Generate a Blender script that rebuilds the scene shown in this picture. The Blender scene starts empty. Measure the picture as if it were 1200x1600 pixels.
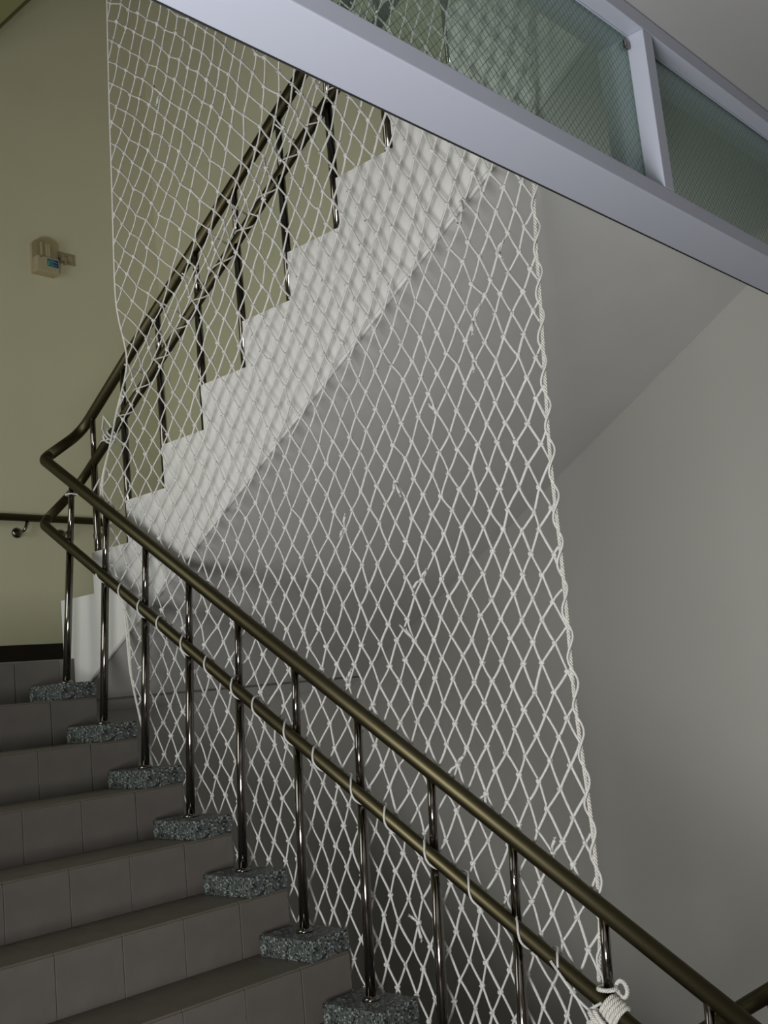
import bpy, bmesh, math, random
from mathutils import Vector, Matrix
random.seed(7)
S = bpy.context.scene
C = S.collection

# ------------------------------------------------------------------ camera
cam_d = bpy.data.cameras.new('camera'); cam = bpy.data.objects.new('camera', cam_d); C.objects.link(cam)
cam_d.sensor_fit = 'VERTICAL'; cam_d.sensor_height = 36; cam_d.lens = 38.24
cam_d.clip_start = .02; cam_d.clip_end = 60
cr, cu, cf = Vector((.6736, -.7328, -.0964)), Vector((-.0498, -.1751, .9833)), Vector((.7374, .6575, .1544))
rot = Matrix((cr, cu, -cf)).transposed()
cam.matrix_world = Matrix.Translation((-2.5616, -2.5405, .9721)) @ rot.to_quaternion().to_matrix().to_4x4()
S.camera = cam

# ------------------------------------------------------------------ light
w = bpy.data.worlds.new('world'); S.world = w; w.use_nodes = True
w.node_tree.nodes['Background'].inputs[0].default_value = (.55, .6, .68, 1)
w.node_tree.nodes['Background'].inputs[1].default_value = .02
def area(name, loc, target, sx, sy, power, col):
    d = bpy.data.lights.new(name, 'AREA'); d.shape = 'RECTANGLE'; d.size = sx; d.size_y = sy
    d.energy = power; d.color = col
    o = bpy.data.objects.new(name, d); C.objects.link(o); o.location = loc
    o.rotation_euler = (Vector(target) - Vector(loc)).to_track_quat('-Z', 'Y').to_euler()
    return o
area('lobby_window_light', (-3.28, -2.00, .35), (-.6, -.6, 3.1), 1.2, 1.0, 140, (1.0, .985, .965))
area('stair_fill_light', (-2.3, 1.55, 2.4), (1.4, 2.6, 2.4), 1.7, 1.7, 35, (1.0, .985, .94))  # added fill for stringer, landing wall and net, source unseen
area('camera_flash', (-2.545, -2.55, 1.03), (-2.545+.74*3, -2.55+.66*3, 1.03+.45), .035, .02, 2.2, (1, .98, .95))
S.view_settings.view_transform = 'Standard'; S.view_settings.look = 'None'
S.view_settings.exposure = 0.0; S.view_settings.gamma = 1.0; S.view_settings.use_curve_mapping = False

# ------------------------------------------------------------------ materials
def lin(c): return tuple(((v/12.92) if v <= .04045 else ((v+.055)/1.055)**2.4) for v in [x/255 for x in c])
def mat(name, col, rough=.6, metal=0, bump=0, bscale=60, var=0, vscale=3, spec=.5):
    m = bpy.data.materials.new(name); m.use_nodes = True; nt = m.node_tree; b = nt.nodes['Principled BSDF']
    b.inputs['Base Color'].default_value = (*col, 1); b.inputs['Roughness'].default_value = rough
    b.inputs['Metallic'].default_value = metal; b.inputs['Specular IOR Level'].default_value = spec
    if var or bump:
        tc = nt.nodes.new('ShaderNodeTexCoord')
    if var:
        n = nt.nodes.new('ShaderNodeTexNoise'); n.inputs['Scale'].default_value = vscale; n.inputs['Detail'].default_value = 5
        nt.links.new(tc.outputs['Object'], n.inputs['Vector'])
        r = nt.nodes.new('ShaderNodeValToRGB')
        r.color_ramp.elements[0].color = (*[c*(1-var) for c in col], 1); r.color_ramp.elements[1].color = (*[min(1, c*(1+var)) for c in col], 1)
        r.color_ramp.elements[0].position = .3; r.color_ramp.elements[1].position = .7
        nt.links.new(n.outputs['Fac'], r.inputs['Fac']); nt.links.new(r.outputs['Color'], b.inputs['Base Color'])
    if bump:
        n = nt.nodes.new('ShaderNodeTexNoise'); n.inputs['Scale'].default_value = bscale; n.inputs['Detail'].default_value = 3
        nt.links.new(tc.outputs['Object'], n.inputs['Vector'])
        bp = nt.nodes.new('ShaderNodeBump'); bp.inputs['Strength'].default_value = bump; bp.inputs['Distance'].default_value = .01
        nt.links.new(n.outputs['Fac'], bp.inputs['Height']); nt.links.new(bp.outputs['Normal'], b.inputs['Normal'])
    return m
M = dict(
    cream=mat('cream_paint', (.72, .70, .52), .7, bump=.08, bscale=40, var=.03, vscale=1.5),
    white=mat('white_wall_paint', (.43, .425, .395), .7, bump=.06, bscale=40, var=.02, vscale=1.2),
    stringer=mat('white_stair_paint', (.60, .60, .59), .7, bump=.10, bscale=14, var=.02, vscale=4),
    shaded_beam=mat('shaded_beam_paint', (.25, .26, .13), .7, bump=.06, bscale=40),  # shade on the upper-left beam darkened into its base colour
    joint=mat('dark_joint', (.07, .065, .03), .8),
    ceiling=mat('ceiling_paint', (.34, .34, .345), .75, bump=.05, bscale=30),
    beam=mat('white_gloss_paint', (.405, .43, .52), .42, bump=.015, bscale=25),
    floor=mat('floor_tile', (.16, .145, .12), .5, var=.1, vscale=6),
    tile=mat('stair_tile', (.108, .099, .089), .5, var=.10, vscale=9, bump=.03, bscale=50),
    tread=mat('tread_tile', (.100, .088, .068), .5, var=.12, vscale=9, bump=.03, bscale=50),
    grout=mat('dark_grout', (.035, .03, .027), .9),
    base=mat('dark_brown_baseboard', (.012, .006, .005), .45, var=.2, vscale=12),
    steel=mat('stainless_steel', (.080, .070, .040), .46, 1.0, bump=.01, bscale=200),
    post=mat('polished_steel_post', (.20, .182, .168), .13, 1.0),
    cord=mat('white_cord', (.62, .615, .60), .75, bump=.5, bscale=350, var=.08, vscale=60),
    rope=mat('white_braided_rope', (.64, .63, .585), .75, bump=.4, bscale=300, var=.08, vscale=80),
    plastic=mat('cream_plastic', (.50, .42, .28), .4),
    plate=mat('tan_plate', (.36, .30, .20), .45),
    tube=mat('frosted_lamp_tube', (.85, .82, .72), .3),
    dark=mat('dark_gap', (.02, .02, .02), .8),
    wire=mat('glass_wire', (.10, .12, .11), .5, .6),
    cable=mat('grey_cable', (.12, .11, .09), .6),
)
# terrazzo
m = bpy.data.materials.new('terrazzo'); m.use_nodes = True; nt = m.node_tree; b = nt.nodes['Principled BSDF']; M['terrazzo'] = m
tc = nt.nodes.new('ShaderNodeTexCoord')
v1 = nt.nodes.new('ShaderNodeTexVoronoi'); v1.inputs['Scale'].default_value = 165
nt.links.new(tc.outputs['Object'], v1.inputs['Vector'])
sp = nt.nodes.new('ShaderNodeSeparateColor'); nt.links.new(v1.outputs['Color'], sp.inputs[0])
r = nt.nodes.new('ShaderNodeValToRGB'); r.color_ramp.interpolation = 'CONSTANT'
e = r.color_ramp.elements; e[0].color = (.008, .010, .011, 1); e[1].position = .22; e[1].color = (.05, .060, .058, 1)
x = e.new(.60); x.color = (.085, .098, .093, 1); x = e.new(.86); x.color = (.24, .26, .245, 1)
nt.links.new(sp.outputs[0], r.inputs['Fac']); nt.links.new(r.outputs['Color'], b.inputs['Base Color']); b.inputs['Roughness'].default_value = .5
# wired glass: clear tinted sheet with a surface reflection
m = bpy.data.materials.new('wired_glass'); m.use_nodes = True; nt = m.node_tree; nt.nodes.remove(nt.nodes['Principled BSDF']); M['glass'] = m
out = nt.nodes['Material Output']
tr = nt.nodes.new('ShaderNodeBsdfTransparent'); tr.inputs[0].default_value = (.86, .93, .885, 1)
gl = nt.nodes.new('ShaderNodeBsdfGlossy'); gl.inputs['Roughness'].default_value = .12; gl.inputs[0].default_value = (.9, 1, .95, 1)
df = nt.nodes.new('ShaderNodeBsdfDiffuse'); df.inputs[0].default_value = (.35, .45, .40, 1)
lw = nt.nodes.new('ShaderNodeLayerWeight'); lw.inputs[0].default_value = .5
pw = nt.nodes.new('ShaderNodeMath'); pw.operation = 'POWER'; pw.inputs[1].default_value = 4
nt.links.new(lw.outputs['Facing'], pw.inputs[0])
fr = nt.nodes.new('ShaderNodeMath'); fr.operation = 'MULTIPLY_ADD'; fr.inputs[1].default_value = .5; fr.inputs[2].default_value = .04
nt.links.new(pw.outputs[0], fr.inputs[0])
m1 = nt.nodes.new('ShaderNodeMixShader'); m1.inputs[0].default_value = .11
m2 = nt.nodes.new('ShaderNodeMixShader')
nt.links.new(tr.outputs[0], m1.inputs[1]); nt.links.new(df.outputs[0], m1.inputs[2])
nt.links.new(fr.outputs[0], m2.inputs[0]); nt.links.new(m1.outputs[0], m2.inputs[1]); nt.links.new(gl.outputs[0], m2.inputs[2])
nt.links.new(m2.outputs[0], out.inputs[0])
# clear lamp cover
m = m.copy(); m.name = 'clear_cover'; M['clear'] = m
for n in m.node_tree.nodes:
    if n.type == 'BSDF_TRANSPARENT': n.inputs[0].default_value = (.85, .78, .62, 1)
    if n.type == 'BSDF_DIFFUSE': n.inputs[0].default_value = (.6, .52, .36, 1)
    if n.type == 'MIX_SHADER' and not n.inputs[0].is_linked: n.inputs[0].default_value = .35
# printed sticker: green to blue
m = bpy.data.materials.new('printed_sticker'); m.use_nodes = True; nt = m.node_tree; b = nt.nodes['Principled BSDF']; M['sticker'] = m
tc = nt.nodes.new('ShaderNodeTexCoord'); sx = nt.nodes.new('ShaderNodeSeparateXYZ'); nt.links.new(tc.outputs['Generated'], sx.inputs[0])
r = nt.nodes.new('ShaderNodeValToRGB'); e = r.color_ramp.elements
e[0].color = (.03, .16, .10, 1); e[1].color = (.02, .04, .16, 1); x = e.new(.35); x.color = (.05, .22, .22, 1); x = e.new(.6); x.color = (.03, .08, .20, 1)
nt.links.new(sx.outputs[0], r.inputs['Fac']); nt.links.new(r.outputs['Color'], b.inputs['Base Color'])

# ------------------------------------------------------------------ mesh helpers
def obj(name, bm, m, parent=None, smooth=False, kind=None):
    me = bpy.data.meshes.new(name); bmesh.ops.recalc_face_normals(bm, faces=bm.faces); bm.to_mesh(me); bm.free()
    if smooth:
        for p in me.polygons: p.use_smooth = True
    me.materials.append(M[m] if isinstance(m, str) else m)
    o = bpy.data.objects.new(name, me); C.objects.link(o)
    if parent: o.parent = parent
    if kind: o['kind'] = kind
    return o
def link_copy(name, src, loc, parent, rot=None):
    o = bpy.data.objects.new(name, src.data); C.objects.link(o); o.location = loc; o.parent = parent
    if rot: o.rotation_euler = rot
    return o
def struct(name, bm, m, parent=None, smooth=False):
    o = obj(name, bm, m, parent, smooth)
    if not parent: o['kind'] = 'structure'
    return o
def thing(name, label, cat, group=None, loc=(0, 0, 0)):
    o = bpy.data.objects.new(name, None); C.objects.link(o); o.location = loc; o.empty_display_size = .1
    o['label'] = label; o['category'] = cat
    if group: o['group'] = group
    return o
def box(bm, a, b, bev=0):
    vs = [bm.verts.new((x, y, z)) for x in (a[0], b[0]) for y in (a[1], b[1]) for z in (a[2], b[2])]
    fs = [bm.faces.new([vs[i] for i in f]) for f in ((0, 1, 3, 2), (4, 6, 7, 5), (0, 4, 5, 1), (2, 3, 7, 6), (0, 2, 6, 4), (1, 5, 7, 3))]
    if bev:
        es = {e for f in fs for e in f.edges}
        bmesh.ops.bevel(bm, geom=list(es), offset=bev, segments=2, profile=.5, affect='EDGES')
    return bm
def B(a, b, bev=0): return box(bmesh.new(), a, b, bev)
def prism_x(bm, poly, x0, x1, bev=0):
    a = [bm.verts.new((x0, y, z)) for y, z in poly]; b = [bm.verts.new((x1, y, z)) for y, z in poly]
    n = len(poly); bm.faces.new(a); bm.faces.new(b[::-1])
    for i in range(n): bm.faces.new((a[i], a[(i+1) % n], b[(i+1) % n], b[i]))
    return bm
def tube(bm, pts, r, seg=8, caps=True, closed=False):
    pts = [Vector(p) for p in pts]; n = len(pts); rings = []; up = None
    for i, p in enumerate(pts):
        if closed: t = (pts[(i+1) % n]-pts[i-1])
        else: t = (pts[min(i+1, n-1)]-pts[max(i-1, 0)])
        if t.length < 1e-9: t = Vector((0, 0, 1))
        t.normalize()
        if up is None:
            up = Vector((0, 0, 1)) if abs(t.z) < .9 else Vector((1, 0, 0))
        s = t.cross(up); s.normalize(); up = s.cross(t); up.normalize()
        rr = r[i] if isinstance(r, (list, tuple)) else r
        rings.append([bm.verts.new(p + (s*math.cos(2*math.pi*k/seg)+up*math.sin(2*math.pi*k/seg))*rr) for k in range(seg)])
    m_ = n if closed else n-1
    for i in range(m_):
        A, Bq = rings[i], rings[(i+1) % n]
        for k in range(seg): bm.faces.new((A[k], A[(k+1) % seg], Bq[(k+1) % seg], Bq[k]))
    if caps and not closed:
        bm.faces.new(rings[0][::-1]); bm.faces.new(rings[-1])
    return bm
def fillet(pts, rad, n=7):
    pts = [Vector(p) for p in pts]; out = [pts[0]]
    for i in range(1, len(pts)-1):
        a, p, b_ = pts[i-1], pts[i], pts[i+1]; d1 = (a-p); d2 = (b_-p)
        q = min(rad, d1.length*.45, d2.length*.45); s, e_ = p+d1.normalized()*q, p+d2.normalized()*q
        for k in range(n+1):
            t = k/n; out.append(s*(1-t)**2+p*2*t*(1-t)+e_*t*t)
    out.append(pts[-1]); return out
def lathe_z(bm, prof, c, seg=20):
    rings = [[bm.verts.new((c[0]+r*math.cos(2*math.pi*k/seg), c[1]+r*math.sin(2*math.pi*k/seg), c[2]+z)) for k in range(seg)] for r, z in prof]
    for A, Bq in zip(rings, rings[1:]):
        for k in range(seg): bm.faces.new((A[k], A[(k+1) % seg], Bq[(k+1) % seg], Bq[k]))
    bm.faces.new(rings[0][::-1]); bm.faces.new(rings[-1]); return bm

# ------------------------------------------------------------------ dimensions
G, H = .28, .1834                       # tread and rise of the lower flight
XR, XL = 2.03, -2.20                    # right wall, left wall of the stairwell
YB = 3.5                                # landing wall
ZL = 7*H-.068                           # landing level
YT = -1.30                              # glazed beam between lobby and stairwell
ZF = -4*H-.068                          # lobby floor
XF = .16                                # well-side face of the upper flight
# ------------------------------------------------------------------ room shell
struct('wall_back', B((XL-.15, YB, -2.6), (XR+.15, YB+.15, 6.9)), 'cream')
# right wall: grey-white colour below the upper flight, cream colour above it
def soff(y): return 2.5132-.593*(y+.6608)
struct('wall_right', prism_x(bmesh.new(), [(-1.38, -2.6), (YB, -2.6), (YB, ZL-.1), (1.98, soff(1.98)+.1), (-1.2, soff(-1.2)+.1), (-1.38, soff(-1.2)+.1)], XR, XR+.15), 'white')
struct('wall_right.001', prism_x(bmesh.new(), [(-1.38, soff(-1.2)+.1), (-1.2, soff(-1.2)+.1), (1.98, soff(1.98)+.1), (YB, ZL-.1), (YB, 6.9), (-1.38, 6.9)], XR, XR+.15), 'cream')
wl = bmesh.new()
box(wl, (XL-.15, -.50, -2.6), (XL, .65, 6.9)); box(wl, (XL-.15, 2.45, -2.6), (XL, YB, 6.9))
box(wl, (XL-.15, .65, -2.6), (XL, 2.45, 1.5)); box(wl, (XL-.15, .65, 3.3), (XL, 2.45, 6.9))
struct('wall_left', wl, 'cream')
wf = bmesh.new()
for a, b_ in (((.65, 1.5), (.70, 3.3)), ((2.40, 1.5), (2.45, 3.3)), ((1.525, 1.55), (1.575, 3.25)), ((.70, 1.5), (2.40, 1.55)), ((.70, 3.25), (2.40, 3.3))):
    box(wf, (XL-.149, a[0], a[1]), (XL-.115, b_[0], b_[1]))
wo = struct('window_5', wf, 'beam')  # unseen window, added to frame the stairwell fill light
obj('pane', B((XL-.136, .70, 1.55), (XL-.130, 2.40, 3.25)), 'glass', wo)
wf = bmesh.new()
for a, b_ in (((-5.2, ZF), (-2.9, 2.9)), ((-.95, ZF), (-.65, 2.9)), ((-2.9, 1.25), (-.95, 2.9))): box(wf, (-3.80, a[0], a[1]), (-3.65, b_[0], b_[1]))
struct('wall_lobby_left', wf, 'white')
wf = bmesh.new()
for a, b_ in (((-2.9, ZF), (-2.85, 1.25)), ((-1.0, ZF), (-.95, 1.25)), ((-1.80, ZF), (-1.75, 1.25)), ((-2.85, 1.20), (-1.0, 1.25)), ((-2.85, ZF), (-1.0, ZF+.05))):
    box(wf, (-3.79, a[0], a[1]), (-3.74, b_[0], b_[1]))
wo = struct('window_6', wf, 'beam'); obj('pane', B((-3.768, -2.85, ZF+.05), (-3.762, -1.0, 1.20)), 'glass', wo)
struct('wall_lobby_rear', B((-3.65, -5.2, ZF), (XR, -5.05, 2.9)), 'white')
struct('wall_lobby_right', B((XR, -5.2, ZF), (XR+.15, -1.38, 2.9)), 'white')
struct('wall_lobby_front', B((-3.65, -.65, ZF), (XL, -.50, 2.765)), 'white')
struct('floor', B((-3.65, -5.05, ZF-.2), (XF-.09, -.65, ZF)), 'floor')
struct('floor_landing', B((XL, 1.845, ZL-.2), (XR, YB, ZL)), 'floor')
struct('wall_under_landing', B((XL, 1.955, -2.6), (XR, 2.10, ZL-.2)), 'white')
struct('ceiling', B((-3.65, -5.05, 2.765), (XR, -1.20, 2.95)), 'ceiling')
struct('floor_upper', B((-3.65, -5.05, 2.95), (XR, -1.20, 3.23)), 'ceiling')
struct('ceiling_stairwell', B((XL, -5, 6.7), (XR, YB, 6.9)), 'ceiling')
struct('trim_1', B((XL, 1.95, 5.10), (.572, YB, 5.35), .004), 'shaded_beam')
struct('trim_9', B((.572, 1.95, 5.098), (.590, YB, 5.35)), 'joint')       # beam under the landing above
struct('baseboard_back', B((XL, YB-.015, ZL), (XR, YB, ZL+.19), .004), 'base')

# glazed beam: cladding, sill, mullion, head, panes with embedded wire
struct('trim_2', B((XL, YT, 2.187), (XR, YT+.15, 2.236), .003), 'beam')
struct('trim_3', B((XL, YT, 2.712), (XR, YT+.15, 2.762), .003), 'beam')
struct('trim_8', B((XL, YT+.1505, 2.1855), (XR, YT+.153, 2.189)), 'dark')
mulls = [-1.32, .115, 1.55]
for i, mx in enumerate(mulls):
    struct('trim_%d' % (4+i), B((mx, YT, 2.236), (mx+.055, YT+.149, 2.712), .003), 'beam')
gx = [(XL, mulls[0]), (mulls[0]+.055, mulls[1]), (mulls[1]+.055, mulls[2]), (mulls[2]+.055, XR)]
for i, (a, b_) in enumerate(gx):
    pane = struct('window_%d' % (i+1), B((a, YT+.052, 2.236), (b_, YT+.058, 2.712)), 'glass')
    wb = bmesh.new(); zs, ze, yy = 2.236, 2.712, YT+.055; st = .026
    for s in (1, -1):                                             # diamond wire, both diagonals
        c0 = (a - (ze-zs)) if s == 1 else a
        n = int((b_-a+(ze-zs))/st)
        for k in range(1, n):
            x0 = c0+k*st; p0, p1 = (x0, zs), (x0+(ze-zs), ze)
            if s == -1: p0, p1 = (x0, zs), (x0-(ze-zs), ze)
            def clip(p0, p1):
                t0, t1 = 0, 1; dx = p1[0]-p0[0]
                for lim, sg in ((a+.002, 1), (b_-.002, -1)):
                    f0 = sg*(p0[0]-lim); f1 = sg*(p1[0]-lim)
                    if f0 < 0 and f1 < 0: return None
                    if f0 < 0: t0 = max(t0, f0/(f0-f1))
                    if f1 < 0: t1 = min(t1, f0/(f0-f1))
                if t1-t0 < .01: return None
                L = lambda t: (p0[0]+dx*t, yy, p0[1]+(p1[1]-p0[1])*t)
                return L(t0), L(t1)
            q = clip(p0, p1)
            if q: tube(wb, q, .0006, 4, False)
    obj('wire_mesh', wb, 'wire', pane, kind='stuff')
    bead = bmesh.new()
    for y0 in (YT+.046, YT+.060):
        box(bead, (a, y0, 2.236), (b_, y0+.004, 2.240)); box(bead, (a, y0, 2.708), (b_, y0+.004, 2.712))
    obj('glazing_bead', bead, 'beam', pane)
    cb = bmesh.new(); box(cb, (b_-.03, YT+.040, 2.665), (b_-.004, YT+.051, 2.690), .004)
    obj('glass_clip', cb, 'post', pane)

# ------------------------------------------------------------------ lower flight
st = thing('staircase', 'tiled flight of grey brown stairs climbing to the landing, speckled blocks along its open edge', 'stairs', loc=(0, 0, 0))
poly = []
for k in range(-4, 8):
    y0 = k*G-.125+.008; zt = k*H-.068-.008; zb = (k-1)*H-.068-.008
    poly += [(y0, zb if k > -4 else ZF), (y0, zt)]
poly += [(1.95, 7*H-.076), (1.95, 7*H-.26)]
poly += [(1.6, 6*H-.45), (-.6, -2*H-.45), (-1.0, ZF)]
# keep body clear of the landing slab: end under it
poly = [p for p in poly if p[0] < 1.84] [:-1]
poly = [p for p in poly]
body = prism_x(bmesh.new(), poly[:2*11+1] + [(1.835, 6*H-.076), (1.835, 6*H-.42), (-.9, ZF)] if False else
               [q for k in range(-3, 7) for q in ((k*G-.117, (k-1)*H-.076 if k > -3 else ZF), (k*G-.117, k*H-.076))] + [(1.842, 6*H-.076), (1.842, 6*H-.40), (-.55, ZF)], XL+.002, .078)
obj('flight_body', body, 'grout', st)
rt = B((-.1135, -.004, -.0895), (.1135, .004, .0895), .0012)
rsrc = obj('riser_tile', rt, 'tile', st)
tt = B((-.1135, -.139, -.004), (.1135, .137, .004), .0015)
tsrc = obj('tread_tile', tt, 'tread', st)
half_r = obj('riser_tile', B((-.1075, -.004, -.0895), (.1075, .004, .0895), .0012), 'tile', st)
half_t = obj('tread_tile', B((-.1075, -.139, -.004), (.1075, .137, .004), .0015), 'tread', st)
first = True; firsth = True
for k in range(-3, 8):
    for n in range(0, 8):
        xc = -.14-.2295*n-.115
        loc_r = Vector((xc, k*G-.121+random.uniform(-.0007, .0007), k*H-.068-.0965+.0))
        loc_t = Vector((xc, k*G+.018, k*H-.072))
        if first: rsrc.location = loc_r; tsrc.location = loc_t; first = False
        else:
            link_copy('riser_tile', rsrc, loc_r, st)
            if k < 7: link_copy('tread_tile', tsrc, loc_t, st)
    xc = -.030
    loc_r = Vector((xc, k*G-.121, k*H-.068-.0965)); loc_t = Vector((xc, k*G+.018, k*H-.072))
    if firsth: half_r.location = loc_r; half_t.location = loc_t; firsth = False
    else:
        link_copy('riser_tile', half_r, loc_r, st)
        if k < 7: link_copy('tread_tile', half_t, loc_t, st)
er = et = None
for k in range(-3, 8):                                            # cut tiles against the left wall
    loc_r = Vector((-2.0885, k*G-.121, k*H-.068-.0965)); loc_t = Vector((-2.0885, k*G+.018, k*H-.072))
    if er is None:
        er = obj('riser_tile', B((-.1075, -.004, -.0895), (.1075, .004, .0895), .0012), 'tile', st); er.location = loc_r
        et = obj('tread_tile', B((-.1075, -.139, -.004), (.1075, .137, .004), .0015), 'tread', st); et.location = loc_t
    else:
        link_copy('riser_tile', er, loc_r, st)
        if k < 7: link_copy('tread_tile', et, loc_t, st)
bsrc = None
for k in range(-3, 7):
    loc = Vector((-.006, k*G-.002, k*H-.034))
    if bsrc is None:
        bsrc = obj('terrazzo_block', B((-.088, -.124, -.034), (.088, .124, .034), .003), 'terrazzo', st); bsrc.location = loc
    else: link_copy('terrazzo_block', bsrc, loc, st)

# ------------------------------------------------------------------ upper flight (seen from the well)
st2 = thing('staircase.001', 'white plastered upper flight with stepped side and sloping underside above the net', 'stairs')
YU, ZU, GU, HU = 1.655, 1.488, .2820, .1850
def tri(j): return (YU-j*GU, ZU+j*HU)
face = []
for j in range(0, 9):
    y, z = tri(j); face += [(y+GU, z), (y, z)]
face[0] = (1.93, ZU)
yt, zt = tri(8)
face += [(yt, zt+HU), (-1.195, zt+HU), (-1.195, soff(-1.195)), (1.945, soff(1.945)), (1.93, ZL)]
fb = prism_x(bmesh.new(), face, XF, XF+.25)
obj('stringer', fb, 'stringer', st2)
low = []
for j in range(0, 9):
    y, z = tri(j); low += [(y+GU, z-.075), (y, z-.075)]
low[0] = (1.93, ZU-.075)
low += [(yt, zt+HU-.075), (-1.195, zt+HU-.075), (-1.195, soff(-1.195)), (1.945, soff(1.945)), (1.93, ZL)]
obj('flight_body', prism_x(bmesh.new(), low, XF+.25, XR-.002), 'stringer', st2)
e_ = bmesh.new(); tube(e_, [(XF+.004, y, soff(y)+.004) for y in (1.93, 1, 0, -1.19)], .008, 8)
obj('edge_bead', e_, 'stringer', st2, True)

# ------------------------------------------------------------------ railings
def bar(name, pts, r, m, parent, seg=18): return obj(name, tube(bmesh.new(), pts, r, seg), m, parent, True)
LEAN = .069
def hz(y): return .880+.673*y
def mz(y): return .625+.6535*y
RH, RM = .0255, .0215
rail = thing('stair_railing', 'brown tinted steel railing of the lower tiled flight, net laced to its middle bar', 'railing')
up = thing('stair_railing.001', 'steel railing on the white upper flight, behind the net', 'railing')
uh = lambda y: 3.537-.6247*y
um = lambda y: 2.1386+.6185*(1.834-y)
XU = .3156
top_link = fillet([(LEAN, -1.42, hz(-1.42)), (LEAN, 1.862, hz(1.862)), (XU, 1.93, uh(1.90)-.012), (XU, 1.55, uh(1.55))], .055, 8)
# split handrail where the two flights' railings meet (mid corner)
bar('handrail', fillet([(LEAN, -1.45, hz(-1.45)), (LEAN, 1.862, hz(1.862)), (LEAN+.03, 1.868, hz(1.862)+.026)], .04, 8), RH, 'steel', rail)
bar('handrail', fillet([(LEAN+.028, 1.868, hz(1.862)+.024), (XU, 1.93, 2.305), (XU, -1.15, uh(-1.15))], .10, 8), RH, 'steel', up)
bar('middle_rail', fillet([(.034, -1.40, mz(-1.40)), (.034, 1.835, mz(1.835)), (.066, 1.85, mz(1.835)+.034)], .04, 8), RM, 'steel', rail)
bar('middle_rail', fillet([(.064, 1.849, mz(1.835)+.032), (XU, 1.985, 2.047), (XU, -1.15, um(-1.15))], .10, 8), RM, 'steel', up)
base = {-4: (-1.12, -.7336), -3: (-.84, -.5502), -2: (-.56, -.3668), -1: (-.281, -.1834), 0: (-.003, 0), 1: (.2783, .1840), 2: (.5728, .3660), 3: (.8529, .551), 4: (1.1212, .7340), 5: (1.3923, .9160), 6: (1.6561, 1.1010)}
tops = {-4: -1.1234, -3: -.846, -2: -.5676, -1: -.2818, 0: .0112, 1: .2938, 2: .5805, 3: .8555, 4: 1.123, 5: 1.3904, 6: 1.6443}
ring = [(.0285, 0), (.0285, .004), (.024, .010), (.0185, .013)]
for k, (y, z) in base.items():
    if k == -4: z = ZF
    elif True: z = k*H
    yt_ = tops[k]; zt_ = hz(yt_)-.012; f = (mz((y+yt_)/2)-z)/(zt_-z)
    pm = (LEAN*f, y+(yt_-y)*f, z+(zt_-z)*f)
    p = bar('post', [(0, y, z), pm], .0165, 'post', rail, 16)
    obj('base_flange', lathe_z(bmesh.new(), ring, (0, y, z)), 'post', p, True)
    bar('upper_post', [pm, (LEAN, yt_, zt_)], .0135, 'post', p, 16)
upx = {0: 1.845, 1: 1.58, 2: 1.287, 3: .99, 4: .707, 5: .409, 6: .119, 7: -.170, 8: -.488, 9: -.78}
for j, y in upx.items():
    z = ZU+j*HU; ym = y-.010
    if j == 0: z = ZU
    p = bar('post', [(XU, y, z), (XU, ym, um(ym))], .0165, 'post', up, 16)
    obj('base_flange', lathe_z(bmesh.new(), ring, (XU, y, z)), 'post', p, True)
    bar('upper_post', [(XU, ym, um(ym)), (XU, y-.022, uh(y-.022)-.012)], .0135, 'post', p, 16)
# railing of the flight going down, at the foot of the stairs
dn = thing('stair_railing.002', 'dark steel rail end turning down at the bottom right corner', 'railing')
dz = lambda y: -.0286-.61*(y+1.0138)
bar('handrail', fillet([(.32, -1.42, dz(-1.30)), (.32, -1.30, dz(-1.30)), (.32, .9, dz(.9))], .06, 8), .0235, 'steel', dn)
bar('middle_rail', fillet([(.32, -1.42, dz(-1.30)-.31), (.32, -1.30, dz(-1.30)-.31), (.32, .9, dz(.9)-.31)], .06, 8), .021, 'steel', dn)
struct('floor_down_flight', prism_x(bmesh.new(), [(-3.65, ZF-.2), (-3.65, ZF), (-1.1, ZF)] + [q for k in range(9) for q in ((-1.1+k*G, ZF-(k+1)*H), (-1.1+(k+1)*G, ZF-(k+1)*H))] + [(1.42, -2.55), (-.9, ZF-.35)], XF, XR), 'floor')
for k, y in enumerate((-1.175, -.895, -.615, -.335)):
    zb = ZF if k == 0 else ZF-k*H
    p = bar('post', [(.32, y, zb), (.32, y, dz(y)-.012)], .0155, 'post', dn, 14)
    obj('base_flange', lathe_z(bmesh.new(), ring, (.32, y, zb)), 'post', p, True)

# ------------------------------------------------------------------ wall handrail, lamp, socket on the landing wall
wr = thing('wall_handrail', 'short round handrail fixed to the cream landing wall', 'handrail')
zr = 2.172
bar('rail', [(XL+.02, YB-.072, zr), (1.40, YB-.072, zr)], .0225, 'steel', wr)
obj('end_cap', tube(bmesh.new(), [(1.399, YB-.072, zr), (1.404, YB-.072, zr)], [.0225, .017], 18), 'steel', wr, True)
for bx in (.835, 1.135, 1.405, -.2, -1.2):
    x2 = bx+.035 if bx < 1.4 else bx-.02
    br = bar('bracket', fillet([(bx, YB-.004, zr-.083), (bx+.015, YB-.072, zr-.083), (x2, YB-.072, zr-.015)], .05, 8), .009, 'post', wr, 12)
    fb = bmesh.new(); prof = [(.033, 0), (.033, .005), (.028, .014), (.012, .020)]; lathe_z(fb, prof, (0, 0, 0), 20)
    bmesh.ops.rotate(fb, cent=(0, 0, 0), matrix=Matrix.Rotation(math.radians(90), 3, 'X'), verts=fb.verts)
    bmesh.ops.translate(fb, vec=(bx, YB, zr-.083), verts=fb.verts)
    obj('wall_flange', fb, 'post', br, True)

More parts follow.
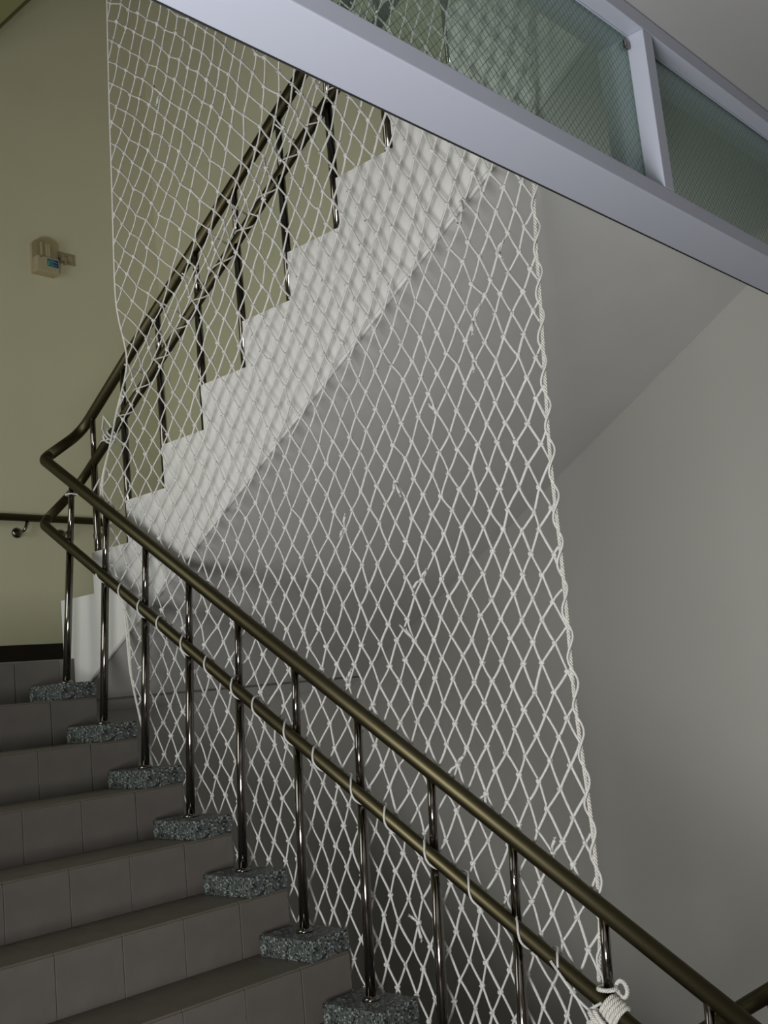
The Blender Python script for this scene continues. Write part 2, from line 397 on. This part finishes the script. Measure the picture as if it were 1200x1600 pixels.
lx0, lx1, lz0, lz1 = 1.018, 1.178, 3.80, 4.045
lamp = thing('emergency_lamp', 'small arched cream emergency lamp with clear dome and blue green sticker', 'lamp', loc=(0, 0, 0))
def arch(x0, x1, z0, z1, n=14):
    r = (x1-x0)/2; cx = (x0+x1)/2; return [(x0, z0), (x1, z0)] + [(cx+r*math.cos(a), z1-r*.72+r*.72*math.sin(a)) for a in [math.pi*k/n for k in range(n+1)]]
def prism_y(bm, poly, y0, y1):
    a = [bm.verts.new((x, y0, z)) for x, z in poly]; b_ = [bm.verts.new((x, y1, z)) for x, z in poly]
    n = len(poly); bm.faces.new(a); bm.faces.new(b_[::-1])
    for i in range(n): bm.faces.new((a[i], a[(i+1) % n], b_[(i+1) % n], b_[i]))
    return bm
obj('back_plate', prism_y(bmesh.new(), arch(lx0, lx1, lz0, lz1), YB-.025, YB), 'plastic', lamp)
hb = B((lx0, YB-.085, lz0), (lx1, YB-.025, lz0+.105), .008); obj('housing', hb, 'plastic', lamp)
obj('lamp_cover', prism_y(bmesh.new(), arch(lx0+.004, lx1-.004, lz0+.105, lz1-.004), YB-.078, YB-.0255), 'clear', lamp)
for i, dx in enumerate((.054, .092, .110)):
    obj('lamp_tube', tube(bmesh.new(), [(lx0+dx, YB-.05, lz0+.106), (lx0+dx, YB-.05, lz0+.205), (lx0+dx, YB-.05, lz0+.212)], [.0075, .0075, .004], 12), 'tube', lamp, True)
obj('sticker', B((lx0+.072, YB-.0865, lz0+.040), (lx0+.152, YB-.0852, lz0+.092)), 'sticker', lamp)
pm = mat('sticker_print', (.34, .46, .48), .5); sb = bmesh.new()
tube(sb, [(lx0+.080, YB-.0867, lz0+.046), (lx0+.082, YB-.0867, lz0+.070), (lx0+.090, YB-.0867, lz0+.084)], [.004, .003, .001], 6)
tube(sb, [(lx0+.098, YB-.0867, lz0+.074), (lx0+.120, YB-.0867, lz0+.079), (lx0+.140, YB-.0867, lz0+.070)], [.001, .002, .001], 6)
tube(sb, [(lx0+.100, YB-.0867, lz0+.052), (lx0+.146, YB-.0867, lz0+.052)], .0012, 6)
obj('sticker_print', sb, pm, lamp)
obj('sticker_border', B((lx0+.066, YB-.0857, lz0+.034), (lx0+.157, YB-.0846, lz0+.098)), mat('pale_sticker', (.40, .45, .38), .5), lamp)
obj('screw', tube(bmesh.new(), [(lx0+.03, YB-.0865, lz0+.095), (lx0+.03, YB-.084, lz0+.095)], .004, 10), 'dark', lamp)
obj('cable', tube(bmesh.new(), [(lx1, YB-.03, 3.965), (1.19, YB-.022, 3.952), (1.20, YB-.018, 3.947), (1.225, YB-.02, 3.944)], .004, 8), 'cable', lamp, True)
sk = thing('wall_socket', 'tan rectangular wall socket plate with a plug, right of the emergency lamp', 'socket')
obj('plate', B((1.212, YB-.010, 3.922), (1.346, YB, 4.000), .003), 'plate', sk)
for q in (0, 1):
    obj('outlet', tube(bmesh.new(), [(1.250+q*.055, YB-.013, 3.962), (1.250+q*.055, YB-.009, 3.962)], .019, 18), 'plastic', sk)
obj('plug', B((1.222, YB-.045, 3.925), (1.268, YB-.014, 3.958), .006), 'plate', sk)
obj('plug_grip', B((1.248, YB-.040, 3.905), (1.268, YB-.016, 3.928), .004), 'plate', sk)

# ------------------------------------------------------------------ safety net
net = thing('safety_net', 'white knotted cord safety net hanging in the stairwell between the two railings', 'net')
TERMS = [(0, 1), (0, 2), (0, 3), (1, 0), (1, 1), (1, 2), (2, 0), (2, 1), (3, 0)]
CI = [-9.2197, .127, .373, 12.4386, .4149, .4161, .2075, .253, -.6382]
CJ = [6.298, .1988, .165, 12.5515, -.4394, .1187, 1.3875, .4282, .3903]
PH = (7.2305 % 1, 2.0761 % 1)
def ev(c, y, z): return sum(k*y**a*z**b for k, (a, b) in zip(c, TERMS))
def gr(c, y, z):
    return (sum(k*a*y**(a-1)*z**b for k, (a, b) in zip(c, TERMS) if a), sum(k*b*y**a*z**(b-1) for k, (a, b) in zip(c, TERMS) if b))
Y0, Z0 = .1, 1.7
def F(u, z): return ev(CI, u-Y0, z-Z0)-PH[0], ev(CJ, u-Y0, z-Z0)-PH[1]
RIGHT = [(-.80, -.40), (-.80, .0839), (-.8168, .3374), (-.818, .7718), (-.8193, 1.2259), (-.8405, 1.872), (-.8887, 2.4192), (-.9562, 2.9753), (-1.05, 3.6), (-1.1, 4.3)]
LEFT = [(1.22, -.40), (1.225, .7244), (1.34, 1.1197), (1.36, 1.4435), (1.47, 1.6816), (1.49, 1.9411), (1.385, 2.1168), (1.325, 2.30), (1.30, 2.5), (1.25, 3.2182), (1.20, 4.119), (1.19, 4.3)]
ZT, ZBOT = 4.22, -.36
def at(curve, z):
    for (y0, z0), (y1, z1) in zip(curve, curve[1:]):
        if z0 <= z <= z1: return y0+(y1-y0)*(z-z0)/(z1-z0)
    return curve[0][0] if z < curve[0][1] else curve[-1][0]
def sd(y, z): return min(y-at(RIGHT, z), at(LEFT, z)-y, ZT-z, z-ZBOT)   # > 0 inside
def nx(y, z):                                                     # the net is drawn towards the bars it is laced to
    a = math.exp(-((z-mz(y))/.09)**2) if y < 1.45 else 0
    b_ = math.exp(-((z-um(y))/.15)**2)
    c_ = math.exp(-((y-1.4)/.35)**2) if z > 1.0 else 0
    return .106-.030*a+.055*b_ + .006*math.sin(3*y+2*z)
knots = {}
grid = []
yy = -1.15
while yy < 1.6:
    zz = -.45
    while zz < 4.35:
        u = -yy; fi, fj = F(u, zz); grid.append((round(fi), round(fj), u, zz, abs(fi-round(fi))+abs(fj-round(fj)))); zz += .03
    yy += .03
best = {}
for i, j, u, z, d in grid:
    if (i, j) not in best or d < best[(i, j)][2]: best[(i, j)] = (u, z, d)
for (i, j), (u, z, d) in best.items():
    for _ in range(6):
        fi, fj = F(u, z); a, b_ = gr(CI, u-Y0, z-Z0); c_, d_ = gr(CJ, u-Y0, z-Z0); det = a*d_-b_*c_
        u -= ((fi-i)*d_-(fj-j)*b_)/det; z -= (a*(fj-j)-c_*(fi-i))/det
    u += random.gauss(0, .0045)+.004*math.sin(9*z+3*u); z += random.gauss(0, .0055)+.004*math.sin(7*u-2*z)
    knots[(i, j)] = (-u, z)
cords = bmesh.new(); kn = bmesh.new(); loops = bmesh.new()
def P3(y, z): return Vector((nx(y, z), y, z))
RC = .0037
def knot(p, s=1.0):
    bmv = bmesh.ops.create_icosphere(kn, subdivisions=1, radius=.0080*s)['verts']
    rm = Matrix.Rotation(random.uniform(0, 6.28), 3, 'X') @ Matrix.Rotation(random.uniform(-.5, .5), 3, 'Y')
    for v in bmv:
        c = v.co.copy(); c.z *= 1.35; c *= random.uniform(.85, 1.15); v.co = rm @ c + p
    # the cord end looping over the knot
    t = random.uniform(0, 6.28)
    pts = [p+rm @ Vector((-.0055+.001*math.cos(q), .0062*math.cos(q+t), .0075*math.sin(q+t))) for q in (0, 1.2, 2.4, 3.6)]
    tube(kn, pts, .0026, 5)
for (i, j), (y, z) in knots.items():
    ins = sd(y, z)
    if ins > .004: knot(P3(y, z), random.uniform(.85, 1.15))
    for di, dj in ((1, 0), (0, 1)):
        k2 = (i+di, j+dj)
        if k2 not in knots: continue
        y2, z2 = knots[k2]; s1, s2 = ins, sd(y2, z2)
        if s1 < 0 and s2 < 0: continue
        a, b_ = (y, z), (y2, z2)
        if s1 < 0 or s2 < 0:                                       # clip at the border
            lo, hi = 0.0, 1.0
            for _ in range(14):
                m_ = (lo+hi)/2; s = sd(a[0]+(b_[0]-a[0])*m_, a[1]+(b_[1]-a[1])*m_)
                if (s > 0) == (s1 > 0): lo = m_
                else: hi = m_
            q = (a[0]+(b_[0]-a[0])*lo, a[1]+(b_[1]-a[1])*lo)
            if s1 < 0: a = q
            else: b_ = q
        if math.hypot(a[0]-b_[0], a[1]-b_[1]) < .006: continue
        p, q = P3(*a), P3(*b_)
        mid = (p+q)/2 + Vector((random.uniform(-.003, .003), random.uniform(-.002, .002), random.uniform(-.003, .001)))
        rr = (.0037-.0005*(a[0]+b_[0])/2)*random.uniform(.86, 1.12)
        tube(cords, [p, (p+mid)/2+(mid-(p+q)/2)*.3, mid, (q+mid)/2+(mid-(p+q)/2)*.3, q], rr, 6, False)
obj('net_cord', cords, 'cord', net, True, 'stuff')
obj('net_knot', kn, 'cord', net, True, 'stuff')

def sample(curve, z0, z1, step=.02):
    n = int((z1-z0)/step); return [P3(at(curve, z), z) for z in [z0+(z1-z0)*k/n for k in range(n+1)]]
def smooth(pts, it=6):
    for _ in range(it):
        pts = [pts[0]]+[(a+b_*2+c_)/4 for a, b_, c_ in zip(pts, pts[1:], pts[2:])]+[pts[-1]]
    return pts
def braid(path, r, strands=3, pitch=.030, step=.004, seg=5):
    # resample the path, then wind the strands round it
    d = [0]
    for a, b_ in zip(path, path[1:]): d.append(d[-1]+(b_-a).length)
    n = max(4, int(d[-1]/step)); out = []; k = 0
    for i in range(n+1):
        s = d[-1]*i/n
        while k < len(d)-2 and d[k+1] < s: k += 1
        t = (s-d[k])/max(1e-9, d[k+1]-d[k]); out.append(path[k].lerp(path[k+1], t))
    bm = bmesh.new(); ang = [2*math.pi*q/strands for q in range(strands)]
    frames = []; up = Vector((1, 0, 0))
    for i, p in enumerate(out):
        t = (out[min(i+1, n)]-out[max(i-1, 0)]).normalized()
        sd_ = t.cross(up)
        if sd_.length < 1e-3: sd_ = t.cross(Vector((0, 1, 0)))
        sd_.normalize(); up = sd_.cross(t).normalized(); frames.append((p, sd_, up, d[-1]*i/n))
    for q in range(strands):
        sgn = 1
        pts = [p+(s_*math.cos(ang[q]+sgn*2*math.pi*l/pitch)+u_*math.sin(ang[q]+sgn*2*math.pi*l/pitch))*r*.62 for p, s_, u_, l in frames]
        tube(bm, pts, r*.44, seg)
    return bm
rp = smooth(sample(RIGHT, .07, ZT))
rp = [p+Vector((.004, .004*math.sin(p.z*9), 0)) for p in rp]
o = obj('edge_rope', braid(rp, .0062), 'rope', net, True)
# thin cord that ties the mesh to the right edge rope in long half hitches
cp = []
for p in sample(RIGHT, .10, ZT-.02, .012):
    ph = p.z*2*math.pi/.135
    cp.append(p+Vector((-.004+.009*math.cos(ph), -.006+.012*math.sin(ph), 0)))
obj('border_cord', tube(bmesh.new(), cp, .0036, 6), 'cord', net, True)
lp = smooth(sample(LEFT, .45, ZT))
obj('edge_rope', tube(bmesh.new(), lp, .0045, 8), 'rope', net, True)
lp2 = [p+Vector((-.003, -.012-.008*math.sin(p.z*11), 0)) for p in smooth(sample(LEFT, .60, 2.3))]
obj('edge_rope', braid(lp2, .005, 3, .03, .006, 5), 'rope', net, True)
obj('head_rope', tube(bmesh.new(), [Vector((nx(y, ZT), y, ZT)) for y in [-1.1+2.29*k/30 for k in range(31)]], .006, 8), 'rope', net, True)

# lacing along the lower middle rail: one loop per listed crossing
ly = [1.400, 1.246, 1.121, 1.001, .856, .721, .576, .467, .311, .178, .011, -.124, -.279, -.437, -.599, -.72]
def helix(ys, xc, zf, r, rx_out, sgn, name, phase=math.pi):
    d = []
    for n, (a, b_) in enumerate(zip(ys, ys[1:])):
        for k in range(24):
            t = k/24; ph = phase+2*math.pi*t
            # linger behind the bar, cross the front quickly
            y = a+(b_-a)*(t-.12*math.sin(2*math.pi*t))
            z = zf(y); cx = math.cos(ph); dx = r*cx if cx < 0 else (r+rx_out)*cx
            d.append(Vector((xc+dx, y, z+sgn*r*math.sin(ph)*1.05)))
    return obj(name, tube(bmesh.new(), d, .0036, 6), 'cord', net, True)
helix(ly, .034, mz, RM+.0045, .022, 1, 'lacing_cord')
uy = [1.80-.152*k+random.uniform(-.02, .02) for k in range(17)]
helix(uy, XU, um, RM+.0045, .0, 1, 'lacing_cord', 0)
# slack ties of the upper lacing, from the bar out to the mesh
for y in [v for v in uy if -.9 < v < 1.36]:
    a = Vector((XU-RM-.005, y, um(y))); b_ = P3(y-.02, um(y)+.02)
    obj('lacing_tie', tube(bmesh.new(), [a, a.lerp(b_, .5)+Vector((0, -.006, -.008)), b_], .0034, 6), 'cord', net, True)

# repaired cuts: short frayed cord ends at knots
ends = [(-.7024, 2.2464), (-.6592, 2.4447), (-.6306, 2.0548), (-.6032, 1.9485), (-.4078, 1.8214), (-.2469, 1.6544), (.0125, 1.5281), (-.2856, 1.2579), (-.2647, 1.1021), (.0651, .9984), (-.0393, .8857), (-.3436, .7123), (-.4899, .6055), (-.676, .4619), (-.1083, .2399), (.8679, 3.5448), (1.3631, 1.485)]
for y, z in ends:
    k = min(knots.values(), key=lambda q: (q[0]-y)**2+(q[1]-z)**2)
    p = P3(*k); bm = bmesh.new()
    for s in range(2):
        d = Vector((-.012-random.random()*.012, random.uniform(-.036, .036), random.choice((-1, 1))*random.uniform(.018, .046)))
        e1 = p+d*.5+Vector((-.006, 0, .004)); e2 = p+d
        tube(bm, [p, e1, e2], [.0042, .0044, .0052], 6)
        for f in range(3):
            tube(bm, [e2, e2+d*.25+Vector((random.uniform(-.004, .004), random.uniform(-.005, .005), random.uniform(-.004, .004)))], [.0022, .0010], 4)
    bmesh.ops.create_icosphere(bm, subdivisions=2, radius=.0095, matrix=Matrix.Translation(p))
    obj('cord_end', bm, 'cord', net, True)

# rope knot that ties the net's corner to the third post
ky = -.845; kz = mz(ky); kx = .043
def loop(c, r, ax1, ax2, n=28, turns=1.0, rise=Vector((0, 0, 0))):
    return [c+(ax1*math.cos(2*math.pi*turns*k/n)+ax2*math.sin(2*math.pi*turns*k/n))*r+rise*(k/n) for k in range(n+1)]
X_, Y_, Z_ = Vector((1, 0, 0)), Vector((0, 1, 0)), Vector((0, 0, 1))
cpos = Vector((kx+.002, ky, kz+.040))
obj('tie_rope', braid(loop(cpos, .0235, X_, Y_), .0062, 3, .02, .003, 5), 'rope', net, True)
obj('tie_rope', braid(loop(cpos+Vector((.018, -.034, -.004)), .021, (Y_*.9+X_*.3).normalized(), Z_, turns=.95), .0062, 3, .02, .003, 5), 'rope', net, True)
rd = Vector((0, -1, -.6535)).normalized(); nrm = rd.cross(X_).normalized()
for q in range(5):
    c0 = Vector((.034, ky-.012, mz(ky-.012)))+rd*(-.012+.0115*q)
    obj('tie_rope', braid(loop(c0, RM+.0075+.0015*(q % 2), X_, nrm), .0064, 3, .02, .003, 5), 'rope', net, True)
c0 = Vector((.004, ky+.012, kz-.030))
obj('tie_knot', braid([c0+Vector((-.012, .030*math.cos(t)*(.4+.6*math.sin(t*.5)), .024*math.sin(t*1.7)))+Vector((.014*math.cos(t*2.3), 0, 0)) for t in [k*.22 for k in range(46)]], .0066, 3, .02, .003, 5), 'rope', net, True)
for q in range(3):                                                # far end of the net gathered on the upper railing's middle bar
    yq = 1.70-.016*q
    obj('tie_rope', braid(loop(Vector((XU, yq, um(yq))), RM+.008, X_, Vector((0, .526, .85))), .0058, 3, .02, .003, 5), 'rope', net, True)
obj('tie_rope', braid([Vector((XU-.028, 1.69, um(1.69)+.01)), Vector((XU-.06, 1.66, um(1.66)+.01)), Vector((.20, 1.56, um(1.6))), Vector((.13, 1.43, 2.22)), Vector((.105, 1.37, 2.18))], .0055, 3, .02, .004, 5), 'rope', net, True)
yk = -.70
obj('tie_cord', tube(bmesh.new(), [Vector((.030-RM-.004, yk, mz(yk)+.012)), Vector((.004, yk-.05, mz(yk-.05)-.018)), Vector((.002, yk-.075, mz(yk-.075)-.030)), Vector((-.002, ky+.035, kz-.006)), Vector((.010, ky, kz+.012))], .0042, 7), 'cord', net, True)
# small tie at the first landing post
obj('tie_cord', tube(bmesh.new(), loop(Vector((.060, 1.648, hz(1.648)-.062)), .019, X_, Y_, rise=Vector((0, 0, .004))), .0038, 7), 'cord', net, True)
obj('tie_cord', tube(bmesh.new(), [Vector((.062, 1.63, hz(1.648)-.060)), Vector((.07, 1.58, hz(1.648)-.072)), Vector((.09, 1.53, hz(1.648)-.085)), Vector((.10, 1.47, hz(1.648)-.02))], .0038, 7), 'cord', net, True)
